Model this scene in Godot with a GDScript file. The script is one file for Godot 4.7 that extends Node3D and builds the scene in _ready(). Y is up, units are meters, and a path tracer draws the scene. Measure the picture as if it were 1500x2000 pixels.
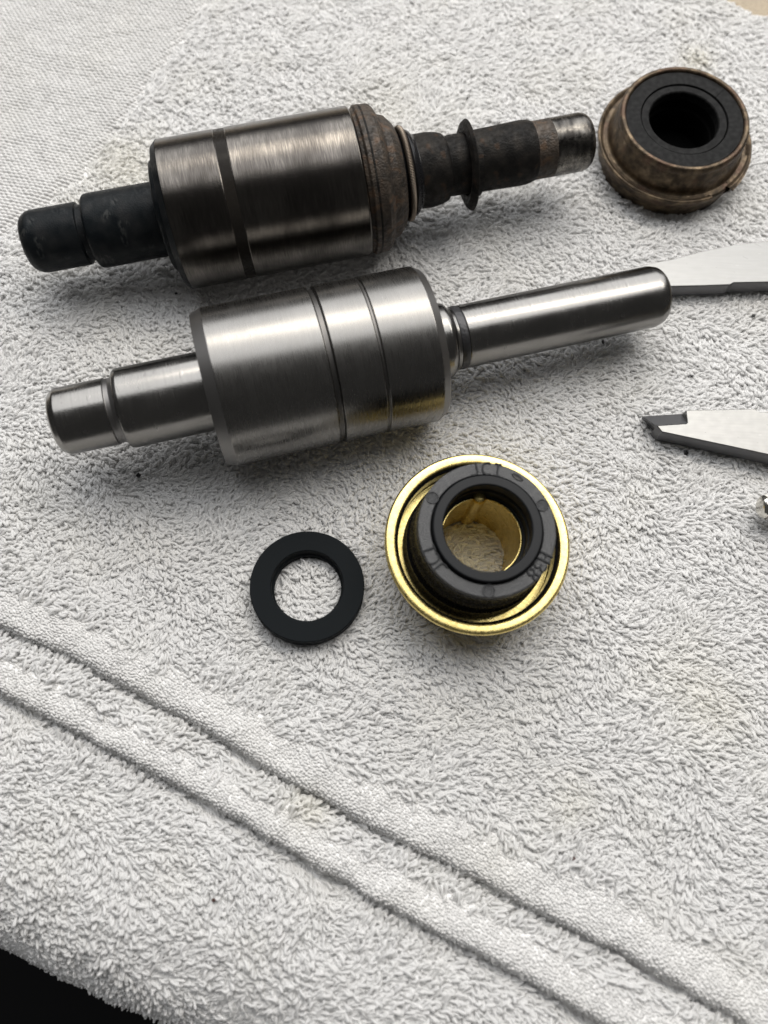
extends Node3D
# Old and new water pump parts lying on a white terry towel. Lengths in this script are millimetres, turned into metres by MM.

const MM := 0.001
var M := {}
var taken := {}
var rng := RandomNumberGenerator.new()
var n_low := FastNoiseLite.new()
var n_mid := FastNoiseLite.new()
var n_nap := FastNoiseLite.new()
var n_fine := FastNoiseLite.new()
var rest: Array = []          # what lies on the towel and presses it down


func _ready() -> void:
	# ---------------------------------------------------------------- camera, light, exposure
	var cam := Camera3D.new()
	cam.name = "camera"
	cam.transform = Transform3D(Basis(Vector3(0.99942, 0.01053, -0.03229), Vector3(-0.03396, 0.30998, -0.95014), Vector3(0.0, 0.95068, 0.31016)).orthonormalized(), Vector3(0, 0.14462, 0))
	var lens := CameraAttributesPhysical.new()
	lens.frustum_focal_length = 18.0
	lens.frustum_focus_distance = 0.150
	lens.frustum_near = 0.01
	lens.frustum_far = 20.0
	lens.exposure_aperture = 7.8
	cam.attributes = lens
	cam.fov = 67.38
	cam.near = 0.01
	cam.far = 20.0
	add_child(cam)
	cam.current = true

	var env := Environment.new()
	env.background_mode = Environment.BG_COLOR
	env.background_color = Color(0.075, 0.074, 0.073).linear_to_srgb()
	env.tonemap_mode = Environment.TONE_MAPPER_LINEAR
	env.tonemap_exposure = 1.0
	env.sdfgi_enabled = true
	env.ssao_enabled = true
	env.ssil_enabled = true
	var we := WorldEnvironment.new()
	we.name = "environment"
	we.environment = env
	add_child(we)
	area_light("ceiling_lamp_light", Vector3(0.12, 0.50, -0.355), Vector3(0, 0, -0.08), Vector2(0.64, 0.12), Color(1.0, 0.965, 0.91), 0.175)
	area_light("window_light", Vector3(0.025, 0.54, -0.464), Vector3(0, 0, -0.08), Vector2(1.1, 0.86), Color(0.99, 0.993, 1.0), 0.85)

	rng.seed = 4711
	n_low.seed = 3; n_low.frequency = 0.02; n_low.fractal_octaves = 2
	n_mid.seed = 8; n_mid.frequency = 0.09; n_mid.fractal_octaves = 2
	n_nap.seed = 21; n_nap.frequency = 0.035; n_nap.fractal_octaves = 2
	n_fine.seed = 5; n_fine.frequency = 0.5; n_fine.fractal_octaves = 2
	materials()

	# ---------------------------------------------------------------- setting: floor, table, towel
	var fl := part(null, "floor", box(Vector3(4000, 20, 4000)), M.dark_floor, Vector3(0, -760, -300))
	fl.set_meta("kind", "structure")
	fl.set_meta("label", "dark floor in shadow below the front edge of the towel")
	var tb := thing("table", "tan speckled table top showing past the towel corner at the back", "table", Vector3.ZERO)
	tb.transform = Transform3D(Basis(Vector3.UP, -deg_to_rad(17.3)), Vector3(-45.7, 0, 31.5) * MM)
	part(tb, "table_top", box(Vector3(900, 24, 640)), M.table, Vector3(60, -19.5, -324))
	part(tb, "table_edge", box(Vector3(902, 22, 3)), M.table_edge, Vector3(60, -19.5, -5.5))
	rests()
	towel()

	# ---------------------------------------------------------------- the metal and rubber parts
	old_shaft()
	new_shaft()
	old_seal()
	new_seal()
	washer()
	caliper()
	chips()


# ==================================================================== helpers
func area_light(called: String, at: Vector3, target: Vector3, size: Vector2, color: Color, energy: float) -> void:
	var l := AreaLight3D.new()
	l.name = called
	l.area_size = size
	l.light_color = color
	l.light_energy = energy
	l.area_range = 6.0
	l.area_attenuation = 2.0
	l.shadow_enabled = true
	add_child(l)
	l.look_at_from_position(at, target, Vector3.UP)


func numbered(called: String) -> String:
	var k: int = taken.get(called, 0)
	taken[called] = k + 1
	return called if k == 0 else "%s_%03d" % [called, k]


func thing(called: String, label: String, category: String, at: Vector3, group := "") -> Node3D:
	var o := Node3D.new()
	o.name = numbered(called)
	add_child(o)
	o.position = at * MM
	tag(o, label, category, group)
	return o


func tag(o: Node, label: String, category: String, group := "") -> void:
	o.set_meta("label", label)
	o.set_meta("category", category)
	if group:
		o.set_meta("group", group)


func part(parent: Node, called: String, mesh: Mesh, m: Material, at := Vector3.ZERO) -> MeshInstance3D:
	var o := MeshInstance3D.new()
	o.name = called if parent else numbered(called)
	o.mesh = mesh
	o.material_override = m
	o.position = at * MM
	(parent if parent else self).add_child(o, true)
	return o


func box(size: Vector3) -> BoxMesh:
	var b := BoxMesh.new()
	b.size = size * MM
	return b


func tri(st: SurfaceTool, a: Vector3, b: Vector3, c: Vector3, out: Vector3) -> void:
	# one flat triangle, front side towards «out»; uv in centimetres over the ground plane
	var n := (b - a).cross(c - a)
	var list: Array = [a, b, c] if n.dot(out) < 0.0 else [a, c, b]
	n = n.normalized() * (1.0 if n.dot(out) > 0.0 else -1.0)
	for v: Vector3 in list:
		st.set_normal(n)
		st.set_uv(Vector2(v.x, v.z) * 0.05)
		st.add_vertex(v * MM)


func rounded(p: Array, r: float) -> Array:
	# a profile with every corner cut back by two points, so that edges catch light
	var q: Array = [p[0]]
	for i in range(1, p.size() - 1):
		var a: Vector2 = p[i - 1]
		var b: Vector2 = p[i]
		var c: Vector2 = p[i + 1]
		var d1 := (a - b)
		var d2 := (c - b)
		if absf(d1.angle_to(-d2)) < 0.3:
			q.append(b)
			continue
		var k := minf(r, minf(d1.length(), d2.length()) * 0.35)
		var e1 := b + d1.normalized() * k
		var e2 := b + d2.normalized() * k
		q.append(e1)
		q.append((e1 + e2) * 0.25 + b * 0.5)
		q.append(e2)
	q.append(p[p.size() - 1])
	return q


func lathe(profile: Array, bevel := 0.15, sides := 112, wob := 0.0, wob_seed := 0.0, a0 := 0.0, a1 := TAU) -> ArrayMesh:
	# profile points are (radius, height along local y); the outside lies to the right when walking up
	var p: Array = rounded(profile, bevel) if bevel > 0.0 else profile
	var normals: Array = []
	for i in p.size() - 1:
		var d: Vector2 = (p[i + 1] - p[i]).normalized()
		normals.append(Vector2(d.y, -d.x))
	var vs := PackedVector3Array()
	var ns := PackedVector3Array()
	var us := PackedVector2Array()
	var ix := PackedInt32Array()
	var run := 0.0
	var biggest := 0.0
	for v: Vector2 in p:
		biggest = maxf(biggest, v.x)
	var turns := maxf(1.0, roundf(TAU * biggest / 20.0))
	for i in p.size() - 1:
		var a: Vector2 = p[i]
		var b: Vector2 = p[i + 1]
		var na: Vector2 = normals[i]
		var nb: Vector2 = normals[i]
		if i > 0 and absf((normals[i - 1] as Vector2).angle_to(na)) < 0.9:
			na = ((normals[i - 1] as Vector2) * (p[i] as Vector2).distance_squared_to(p[i - 1]) + na * a.distance_squared_to(b)).normalized()
		if i < normals.size() - 1 and absf((normals[i + 1] as Vector2).angle_to(nb)) < 0.9:
			nb = ((normals[i + 1] as Vector2) * (p[i + 2] as Vector2).distance_squared_to(p[i + 1]) + nb * a.distance_squared_to(b)).normalized()
		var base := vs.size()
		var next := run + a.distance_to(b)
		for k in sides + 1:
			var t := lerpf(a0, a1, float(k) / sides)
			var c := cos(t)
			var s := sin(t)
			var wa := wob * n_mid.get_noise_3d(c * 9.0 + wob_seed, s * 9.0, a.y * 1.3) if wob > 0.0 else 0.0
			var wb := wob * n_mid.get_noise_3d(c * 9.0 + wob_seed, s * 9.0, b.y * 1.3) if wob > 0.0 else 0.0
			vs.append(Vector3(c * (a.x + wa), a.y, s * (a.x + wa)) * MM)
			vs.append(Vector3(c * (b.x + wb), b.y, s * (b.x + wb)) * MM)
			ns.append(Vector3(c * na.x, na.y, s * na.x))
			ns.append(Vector3(c * nb.x, nb.y, s * nb.x))
			us.append(Vector2(turns * t / TAU, run / 20.0))
			us.append(Vector2(turns * t / TAU, next / 20.0))
		for k in sides:
			var o := base + 2 * k
			ix.append_array(PackedInt32Array([o, o + 1, o + 3, o, o + 3, o + 2]))
		run = next
	# turn all triangles to agree with the normals (clockwise fronts)
	for k in range(0, ix.size(), 3):
		var g := (vs[ix[k + 1]] - vs[ix[k]]).cross(vs[ix[k + 2]] - vs[ix[k]])
		if g.dot(ns[ix[k]] + ns[ix[k + 1]] + ns[ix[k + 2]]) > 0.0:
			var x := ix[k + 1]
			ix[k + 1] = ix[k + 2]
			ix[k + 2] = x
	return arrays(vs, ns, us, ix)


func arrays(vs: PackedVector3Array, ns: PackedVector3Array, us: PackedVector2Array, ix: PackedInt32Array, cs := PackedColorArray()) -> ArrayMesh:
	var a := []
	a.resize(Mesh.ARRAY_MAX)
	a[Mesh.ARRAY_VERTEX] = vs
	a[Mesh.ARRAY_NORMAL] = ns
	if us.size():
		a[Mesh.ARRAY_TEX_UV] = us
	if cs.size():
		a[Mesh.ARRAY_COLOR] = cs
	a[Mesh.ARRAY_INDEX] = ix
	var m := ArrayMesh.new()
	m.add_surface_from_arrays(Mesh.PRIMITIVE_TRIANGLES, a)
	return m


func tube(path: PackedVector3Array, radius: PackedFloat32Array, sides: int, closed := false) -> ArrayMesh:
	# a round tube along a path, in millimetres
	var vs := PackedVector3Array()
	var ns := PackedVector3Array()
	var us := PackedVector2Array()
	var ix := PackedInt32Array()
	var n := path.size()
	var side := Vector3.ZERO
	for i in n:
		var d := (path[(i + 1) % n] - path[(i - 1 + n) % n]) if closed else (path[mini(i + 1, n - 1)] - path[maxi(i - 1, 0)])
		d = d.normalized()
		if side == Vector3.ZERO:
			side = d.cross(Vector3(0.31, 0.87, 0.39)).normalized()
		side = (side - d * side.dot(d)).normalized()
		var up := d.cross(side)
		for k in sides:
			var t := TAU * k / sides
			var out := side * cos(t) + up * sin(t)
			vs.append((path[i] + out * radius[i]) * MM)
			ns.append(out)
			us.append(Vector2(float(k) / sides, i * 0.1))
	var last := n if closed else n - 1
	for i in last:
		for k in sides:
			var a := i * sides + k
			var b := i * sides + (k + 1) % sides
			var c := ((i + 1) % n) * sides + k
			var e := ((i + 1) % n) * sides + (k + 1) % sides
			ix.append_array(PackedInt32Array([a, b, e, a, e, c]))
	for k in range(0, ix.size(), 3):
		var g := (vs[ix[k + 1]] - vs[ix[k]]).cross(vs[ix[k + 2]] - vs[ix[k]])
		if g.dot(ns[ix[k]] + ns[ix[k + 1]] + ns[ix[k + 2]]) > 0.0:
			var x := ix[k + 1]
			ix[k + 1] = ix[k + 2]
			ix[k + 2] = x
	return arrays(vs, ns, us, ix)


func flat_ring_prism(poly: PackedVector2Array, y0: float, y1: float, chamfer: float) -> ArrayMesh:
	# a plate with an outline on the ground plane (x, z), its upper edge cut by a small chamfer
	var st := SurfaceTool.new()
	st.begin(Mesh.PRIMITIVE_TRIANGLES)
	var inner := Geometry2D.offset_polygon(poly, -chamfer, Geometry2D.JOIN_MITER)
	var top: PackedVector2Array = inner[0]
	var n := poly.size()
	var mid := Vector2.ZERO
	for v in poly:
		mid += v / n
	var idx := Geometry2D.triangulate_polygon(poly)
	for k in range(0, idx.size(), 3):
		tri(st, v3(poly[idx[k]], y0), v3(poly[idx[k + 1]], y0), v3(poly[idx[k + 2]], y0), Vector3.DOWN)
	idx = Geometry2D.triangulate_polygon(top)
	for k in range(0, idx.size(), 3):
		tri(st, v3(top[idx[k]], y1), v3(top[idx[k + 1]], y1), v3(top[idx[k + 2]], y1), Vector3.UP)
	var turn := 1.0 if Geometry2D.is_polygon_clockwise(poly) else -1.0
	for i in n:
		var a := poly[i]
		var b := poly[(i + 1) % n]
		var out2 := Vector2(b.y - a.y, a.x - b.x).normalized() * -turn
		var out := Vector3(out2.x, 0, out2.y)
		tri(st, v3(a, y0), v3(b, y0), v3(b, y1 - chamfer), out)
		tri(st, v3(a, y0), v3(b, y1 - chamfer), v3(a, y1 - chamfer), out)
	# chamfer strip: nearest corners of the inner outline
	for i in n:
		var a := poly[i]
		var b := poly[(i + 1) % n]
		var c := nearest(top, a)
		var d := nearest(top, b)
		tri(st, v3(a, y1 - chamfer), v3(b, y1 - chamfer), v3(d, y1), Vector3.UP)
		if c != d:
			tri(st, v3(a, y1 - chamfer), v3(d, y1), v3(c, y1), Vector3.UP)
	return st.commit()


func v3(p: Vector2, y: float) -> Vector3:
	return Vector3(p.x, y, p.y)


func nearest(list: PackedVector2Array, p: Vector2) -> Vector2:
	var best := list[0]
	for v in list:
		if v.distance_squared_to(p) < best.distance_squared_to(p):
			best = v
	return best


# ==================================================================== materials
func lin(r: float, g: float, b: float) -> Color:
	return Color(r, g, b).linear_to_srgb()


func mat(color: Color, rough: float, metal := 0.0) -> StandardMaterial3D:
	var m := StandardMaterial3D.new()
	m.albedo_color = color
	m.roughness = rough
	m.metallic = metal
	return m


func noise_tex(freq: float, lo: float, hi: float, seed_: int, size := 512, octaves := 4) -> NoiseTexture2D:
	var n := FastNoiseLite.new()
	n.seed = seed_
	n.frequency = freq
	n.fractal_octaves = octaves
	var t := NoiseTexture2D.new()
	t.noise = n
	t.width = size
	t.height = size
	t.seamless = true
	var g := Gradient.new()
	g.offsets = PackedFloat32Array([0.15, 0.85])
	g.colors = PackedColorArray([Color(lo, lo, lo), Color(hi, hi, hi)])
	t.color_ramp = g
	return t


func painted(size: int, f: Callable) -> ImageTexture:
	var im := Image.create(size, size, false, Image.FORMAT_RGB8)
	for y in size:
		for x in size:
			im.set_pixel(x, y, f.call(float(x) / size, float(y) / size))
	return ImageTexture.create_from_image(im)


func ring_noise(n: FastNoiseLite, u: float, v: float, ku: float, kv: float) -> float:
	# noise that closes on itself along u
	return n.get_noise_3d(cos(u * TAU) * ku, sin(u * TAU) * ku, v * kv)


func worn_steel(seed_: int, grey: float, marks: int, film := 0.08) -> ImageTexture:
	# even grey steel with a faint oil film, a few pits and short scratches
	var r := RandomNumberGenerator.new()
	r.seed = seed_
	var size := 512
	var im := Image.create(size, size, false, Image.FORMAT_RGB8)
	for y in size:
		for x in size:
			var u := float(x) / size
			var v := float(y) / size
			var k := grey * (1.0 + film * ring_noise(n_mid, u, v + seed_, 3.0, 24.0) + 0.05 * ring_noise(n_fine, u, v + seed_, 0.9, 90.0))
			im.set_pixel(x, y, lin(k, k * 0.968, k * 0.918))
	for i in marks:
		var x := r.randi() % size
		var y := r.randi() % size
		var d := 0.25 if r.randf() < 0.6 else 1.7
		var n := 1 + r.randi() % 3 if r.randf() < 0.6 else 6 + r.randi() % 30
		var slope := r.randf_range(-0.8, 0.8)
		for q in n:
			var px := posmod(x + q, size)
			var py := posmod(y + int(q * slope), size)
			var c := im.get_pixel(px, py).srgb_to_linear() * d
			im.set_pixel(px, py, lin(c.r, c.g, c.b))
			if n < 5:
				im.set_pixel(px, posmod(py + 1, size), lin(c.r, c.g, c.b))
	return ImageTexture.create_from_image(im)


func materials() -> void:
	M.dark_floor = mat(lin(0.006, 0.006, 0.007), 0.9)
	M.table = mat(Color.WHITE, 0.55)
	M.table.albedo_texture = painted(256, func(u: float, v: float) -> Color:
		var k := 0.5 + 0.5 * n_fine.get_noise_2d(u * 60, v * 60)
		var spot := 0.25 if n_fine.get_noise_2d(u * 300 + 50, v * 300) > 0.42 else 1.0
		return lin(0.36 * spot, 0.29 * spot, 0.20 * spot).lerp(lin(0.44, 0.37, 0.27), k * 0.6 * spot))
	M.table.uv1_triplanar = true
	M.table.uv1_scale = Vector3.ONE * 30.0
	M.table_edge = mat(lin(0.02, 0.018, 0.016), 0.6)

	M.cloth = mat(lin(0.86, 0.855, 0.845), 1.0)
	M.cloth.vertex_color_use_as_albedo = true
	M.yarn = mat(Color.WHITE, 1.0)
	M.yarn.vertex_color_use_as_albedo = true
	M.yarn.specular_mode = BaseMaterial3D.SPECULAR_DISABLED
	M.yarn.backlight_enabled = true
	M.yarn.backlight = Color(1, 1, 1)
	M.float_yarn = mat(lin(0.83, 0.826, 0.82), 1.0)
	M.float_yarn.vertex_color_use_as_albedo = true
	M.float_yarn.specular_mode = BaseMaterial3D.SPECULAR_DISABLED
	M.float_yarn.backlight_enabled = true
	M.float_yarn.backlight = Color(0.6, 0.6, 0.6)
	M.yarn.rim_enabled = true
	M.yarn.rim = 0.25

	# ground steel: fine circumferential scratches in gloss and relief
	M.ground_steel = mat(lin(0.33, 0.319, 0.302), 1.0, 1.0)
	M.ground_steel.roughness_texture = painted(256, func(u: float, v: float) -> Color:
		var k := 0.28 + 0.05 * ring_noise(n_fine, u, v, 1.5, 260) + 0.03 * ring_noise(n_mid, u, v, 8, 60)
		return Color(k, k, k))
	M.ground_steel.albedo_texture = worn_steel(11, 0.20, 40)
	M.ground_steel.albedo_color = Color.WHITE
	M.polished_steel = mat(lin(0.36, 0.348, 0.33), 1.0, 1.0)
	M.polished_steel.roughness_texture = painted(256, func(u: float, v: float) -> Color:
		var k := 0.23 + 0.05 * ring_noise(n_fine, u, v, 1.2, 200) + 0.06 * ring_noise(n_mid, u, v, 12, 30)
		return Color(k, k, k))
	M.polished_steel.heightmap_enabled = true
	M.polished_steel.heightmap_scale = 0.0006
	M.polished_steel.heightmap_texture = noise_tex(0.12, 0.0, 1.0, 37, 512, 3)
	M.polished_steel.albedo_texture = worn_steel(23, 0.215, 60)
	M.polished_steel.albedo_color = Color.WHITE
	M.turned_steel = mat(lin(0.18, 0.175, 0.17), 0.42, 1.0)
	M.groove_steel = mat(lin(0.12, 0.115, 0.11), 0.38, 1.0)
	M.dark_collar = mat(lin(0.05, 0.05, 0.052), 0.42, 0.7)
	M.dark_collar.heightmap_enabled = true
	M.dark_collar.heightmap_scale = 0.004
	M.dark_collar.heightmap_texture = noise_tex(0.05, 0.0, 1.0, 41)

	# old ring: worn steel, smeared brown and black round the ring
	M.old_ring = mat(Color.WHITE, 1.0, 1.0)
	var smear := func(u: float, v: float) -> float:
		return 0.45 * ring_noise(n_mid, u, v, 1.6, 22) + 0.16 * ring_noise(n_mid, u, v, 5.0, 60) + 0.20 * ring_noise(n_fine, u, v, 1.2, 140) + 0.26 * ring_noise(n_fine, u, v, 2.0, 330)
	M.old_ring.albedo_texture = painted(512, func(u: float, v: float) -> Color:
		var k: float = clampf(0.5 + 0.85 * smear.call(u, v), 0.0, 1.0)
		return lin(0.036, 0.033, 0.030).lerp(lin(0.215, 0.198, 0.178), k))
	M.old_ring.roughness_texture = painted(512, func(u: float, v: float) -> Color:
		var k: float = clampf(0.19 - 0.10 * smear.call(u, v), 0.14, 0.5)
		return Color(k, k, k))
	M.old_ring.heightmap_enabled = true
	M.old_ring.heightmap_scale = 0.0012
	M.old_ring.heightmap_texture = noise_tex(0.2, 0.0, 1.0, 52, 512, 3)
	M.old_band = mat(lin(0.018, 0.016, 0.014), 0.5, 0.0)
	M.old_band.metallic_specular = 0.15
	M.old_band.roughness_texture = noise_tex(0.03, 0.3, 0.65, 61)
	M.black_steel = mat(Color.WHITE, 1.0, 0.15)
	M.black_steel.metallic_specular = 0.2
	M.black_steel.albedo_texture = painted(256, func(u: float, v: float) -> Color:
		var k := clampf(0.45 + 0.9 * ring_noise(n_mid, u, v, 8, 60), 0.0, 1.0)
		var rub := smoothstep(0.22, 0.5, ring_noise(n_mid, u + 0.3, v + 9.0, 6, 40)) * smoothstep(-0.2, 0.3, ring_noise(n_fine, u, v, 4, 60))
		return lin(0.007, 0.009, 0.0105).lerp(lin(0.018, 0.019, 0.020), k).lerp(lin(0.055, 0.055, 0.053), rub * 0.7))
	M.black_steel.roughness_texture = noise_tex(0.03, 0.30, 0.52, 63)
	M.black_steel.heightmap_enabled = true
	M.black_steel.heightmap_scale = 0.002
	M.black_steel.heightmap_texture = noise_tex(0.1, 0.0, 1.0, 64)
	M.bare_end = mat(Color.WHITE, 1.0, 0.9)
	M.bare_end.albedo_texture = painted(256, func(u: float, v: float) -> Color:
		var k := clampf(0.42 + 0.5 * ring_noise(n_fine, u, v, 1, 26) + 0.8 * ring_noise(n_mid, u, v, 7, 40), 0.0, 1.0)
		return lin(0.03, 0.028, 0.026).lerp(lin(0.20, 0.188, 0.17), k))
	M.bare_end.roughness_texture = noise_tex(0.04, 0.18, 0.42, 66)
	M.rust = mat(Color.WHITE, 1.0, 0.25)
	M.rust.albedo_texture = painted(512, func(u: float, v: float) -> Color:
		var k := clampf(0.5 + 1.0 * ring_noise(n_mid, u, v, 12, 75), 0.0, 1.0)
		var spot := smoothstep(0.18, 0.5, ring_noise(n_mid, u + 0.37, v + 3.1, 10, 62))
		var c := lin(0.020, 0.0155, 0.0115).lerp(lin(0.062, 0.046, 0.033), k)
		return c.lerp(lin(0.12, 0.062, 0.030), spot * 0.5))
	M.rust.roughness_texture = noise_tex(0.03, 0.45, 0.8, 68)
	M.rust.heightmap_enabled = true
	M.rust.heightmap_scale = 0.007
	M.rust.heightmap_texture = noise_tex(0.06, 0.0, 1.0, 69)
	M.sooty = mat(Color.WHITE, 1.0, 0.2)
	M.sooty.albedo_texture = painted(256, func(u: float, v: float) -> Color:
		var k := clampf(0.4 + 1.0 * ring_noise(n_mid, u, v, 10, 62), 0.0, 1.0)
		var spot := smoothstep(0.30, 0.55, ring_noise(n_mid, u + 0.2, v + 7.0, 9, 56))
		return lin(0.009, 0.0085, 0.008).lerp(lin(0.026, 0.023, 0.020), k).lerp(lin(0.07, 0.038, 0.022), spot * 0.45))
	M.sooty.metallic_specular = 0.25
	M.sooty.roughness_texture = noise_tex(0.03, 0.45, 0.75, 71)
	M.sooty.heightmap_enabled = true
	M.sooty.heightmap_scale = 0.004
	M.sooty.heightmap_texture = noise_tex(0.07, 0.0, 1.0, 72)
	M.spring = mat(lin(0.24, 0.20, 0.16), 0.38, 0.9)
	M.black_rubber = mat(lin(0.010, 0.010, 0.011), 0.5)
	M.black_rubber.metallic_specular = 0.3
	M.black_rubber.roughness_texture = noise_tex(0.04, 0.35, 0.65, 75)
	M.washer_rubber = mat(lin(0.007, 0.009, 0.0105), 0.75)
	M.washer_rubber.metallic_specular = 0.25
	M.washer_rubber.heightmap_enabled = true
	M.washer_rubber.heightmap_scale = 0.0012
	M.washer_rubber.heightmap_texture = noise_tex(0.3, 0.0, 1.0, 77, 512, 2)
	M.washer_rubber.uv1_scale = Vector3(2, 2, 2)
	M.phenolic = mat(lin(0.042, 0.043, 0.045), 0.34)
	M.phenolic.heightmap_enabled = true
	M.phenolic.heightmap_scale = 0.006
	M.phenolic.heightmap_texture = noise_tex(0.16, 0.0, 1.0, 79, 512, 3)
	M.carbon = mat(lin(0.012, 0.013, 0.0145), 0.5)
	M.carbon.metallic_specular = 0.32
	M.old_carbon = mat(Color.WHITE, 0.6)
	M.old_carbon.metallic_specular = 0.22
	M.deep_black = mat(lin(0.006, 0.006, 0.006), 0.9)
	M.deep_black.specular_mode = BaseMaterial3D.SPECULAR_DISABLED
	M.old_carbon.albedo_texture = noise_tex(0.02, 0.08, 0.15, 81)
	M.old_carbon.heightmap_enabled = true
	M.old_carbon.heightmap_scale = 0.003
	M.old_carbon.heightmap_texture = noise_tex(0.12, 0.0, 1.0, 82)
	M.brass = mat(Color.WHITE, 1.0, 1.0)
	M.brass.albedo_texture = painted(256, func(u: float, v: float) -> Color:
		var k := clampf(0.72 + 0.45 * ring_noise(n_fine, u, v, 6, 38) + 0.4 * ring_noise(n_mid, u, v, 10, 62), 0.0, 1.0)
		return lin(0.68, 0.52, 0.18).lerp(lin(0.90, 0.73, 0.30), k))
	M.brass.roughness_texture = noise_tex(0.05, 0.22, 0.40, 85)
	M.brass.heightmap_enabled = true
	M.brass.heightmap_scale = 0.0008
	M.brass.heightmap_texture = noise_tex(0.15, 0.0, 1.0, 86)
	M.bronze = mat(Color.WHITE, 1.0, 0.75)
	M.bronze.albedo_texture = painted(512, func(u: float, v: float) -> Color:
		var k := clampf(0.45 + 0.8 * ring_noise(n_mid, u, v, 8, 60) + 0.35 * ring_noise(n_fine, u, v, 5, 34), 0.0, 1.0)
		var red := smoothstep(0.05, 0.5, ring_noise(n_mid, u + 0.5, v + 5.0, 6, 36))
		return lin(0.050, 0.037, 0.025).lerp(lin(0.185, 0.138, 0.088), k).lerp(lin(0.105, 0.060, 0.042), red * 0.5))
	M.bronze.roughness_texture = noise_tex(0.03, 0.38, 0.62, 88)
	M.bronze.heightmap_enabled = true
	M.bronze.heightmap_scale = 0.004
	M.bronze.heightmap_texture = noise_tex(0.08, 0.0, 1.0, 89)
	M.torn_bronze = mat(lin(0.42, 0.31, 0.15), 0.35, 0.9)
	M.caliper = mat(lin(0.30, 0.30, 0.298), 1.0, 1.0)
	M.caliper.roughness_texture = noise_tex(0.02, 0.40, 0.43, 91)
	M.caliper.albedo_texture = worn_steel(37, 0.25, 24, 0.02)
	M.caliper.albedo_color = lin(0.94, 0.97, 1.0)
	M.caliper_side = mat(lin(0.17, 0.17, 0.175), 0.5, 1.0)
	M.chrome = mat(lin(0.62, 0.60, 0.55), 0.14, 1.0)
	M.speck = mat(lin(0.012, 0.011, 0.012), 0.5)
	M.rust_speck = mat(lin(0.05, 0.018, 0.013), 0.7)


# ==================================================================== towel
const C1X := [-71.4, -57.2, -44.9, -31.1, -21.4, 1.9, 18.8, 30.9, 42.8, 58.0]
const C1Z := [-22.3, -17.3, -11.4, -5.1, 0.2, 11.3, 18.4, 23.9, 28.9, 36.5]
const C2X := [-69.2, -50.6, -36.9, -26.5, -8.9, 6.7, 16.8, 26.6, 38.2]
const C2Z := [-10.4, -2.2, 3.7, 8.6, 17.3, 24.6, 28.9, 33.4, 38.8]


func along(xs: Array, zs: Array, x: float) -> float:
	var n := xs.size()
	var k := 0
	while k < n - 2 and x > xs[k + 1]:
		k += 1
	return zs[k] + (zs[k + 1] - zs[k]) * (x - xs[k]) / (xs[k + 1] - xs[k])


func crease(which: int, x: float, z: float) -> float:
	# distance above (away from the viewer of) one of the two creases, in millimetres
	var zc := along(C1X, C1Z, x) if which == 1 else along(C2X, C2Z, x)
	return (zc - z) * 0.905 + 0.35 * n_mid.get_noise_2d(x * 1.4 + 90.0 * which, 3.0)


func front(x: float, z: float) -> float:
	# distance behind the front edge, where the towel turns down
	return (36.4 + (x + 63.0) * 0.345 - z) * 0.945 + 0.7 * n_mid.get_noise_1d(x * 0.8)


func corner(x: float, z: float) -> float:
	# distance inside the back right edge
	return (z - (-186.6 + (x - 85.5) * 0.68)) * 0.827 + 0.8 * n_mid.get_noise_1d(x * 1.5 + 40)


func flat_weave(x: float, z: float) -> float:
	# how far inside the flat woven border at the back left (positive inside)
	var zb := -107.6 + (x + 87.4) * -1.15
	if x > -72.0:
		zb = -125.3 + (x + 72.0) * -2.35
	return (zb - z) * 0.62 + 1.4 * n_mid.get_noise_2d(x, z)


func ridge(d: float, amp: float, wide: float) -> float:
	# a rolled woven band: steep on the near side, rounded on top, sinking slowly into the pile behind
	var up := 0.0
	if d > -0.7:
		var k := clampf((d + 0.7) / (wide * 0.34), 0.0, 1.0)
		up = amp * sqrt(maxf(0.0, 1.0 - (1.0 - k) * (1.0 - k)))
		up -= (amp - 1.0) * smoothstep(wide * 0.25, wide * 1.1, d)
		up *= 1.0 - smoothstep(wide * 0.9, wide * 2.1, d)
	return up - 1.8 * exp(-pow((d + 1.05) / 0.95, 2.0)) - 0.6 * exp(-pow((d + 2.2) / 2.4, 2.0)) * (1.0 - smoothstep(-0.9, 0.3, d))


func free_height(x: float, z: float) -> float:
	var h := -0.47 + 0.55 * n_low.get_noise_2d(x, z) + 0.35 * n_mid.get_noise_2d(x, z)
	var d1 := crease(1, x, z)
	var d2 := crease(2, x, z)
	h += ridge(d1, 2.25, 7.8) + ridge(d2, 2.05, 6.2)
	if (d1 > -0.5 and d1 < 9.0) or (d2 > -0.5 and d2 < 7.5):
		h += 0.32 * n_mid.get_noise_2d(x * 1.6 + 31.0, z * 1.6)
	var w := flat_weave(x, z)
	h += 0.7 * smoothstep(0.0, 3.0, w)
	var f := front(x, z)
	if f < 20.0:
		var k := minf((20.0 - f) / 20.0, 1.0)
		h -= 18.0 * (1.0 - sqrt(maxf(0.0, 1.0 - k * k)))
		if f < 0.0:
			h += f * 5.0
	var c := corner(x, z)
	if c < 2.5:
		h -= 4.4 * smoothstep(0.0, 1.0, (2.5 - c) / 2.5)
	return h


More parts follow.
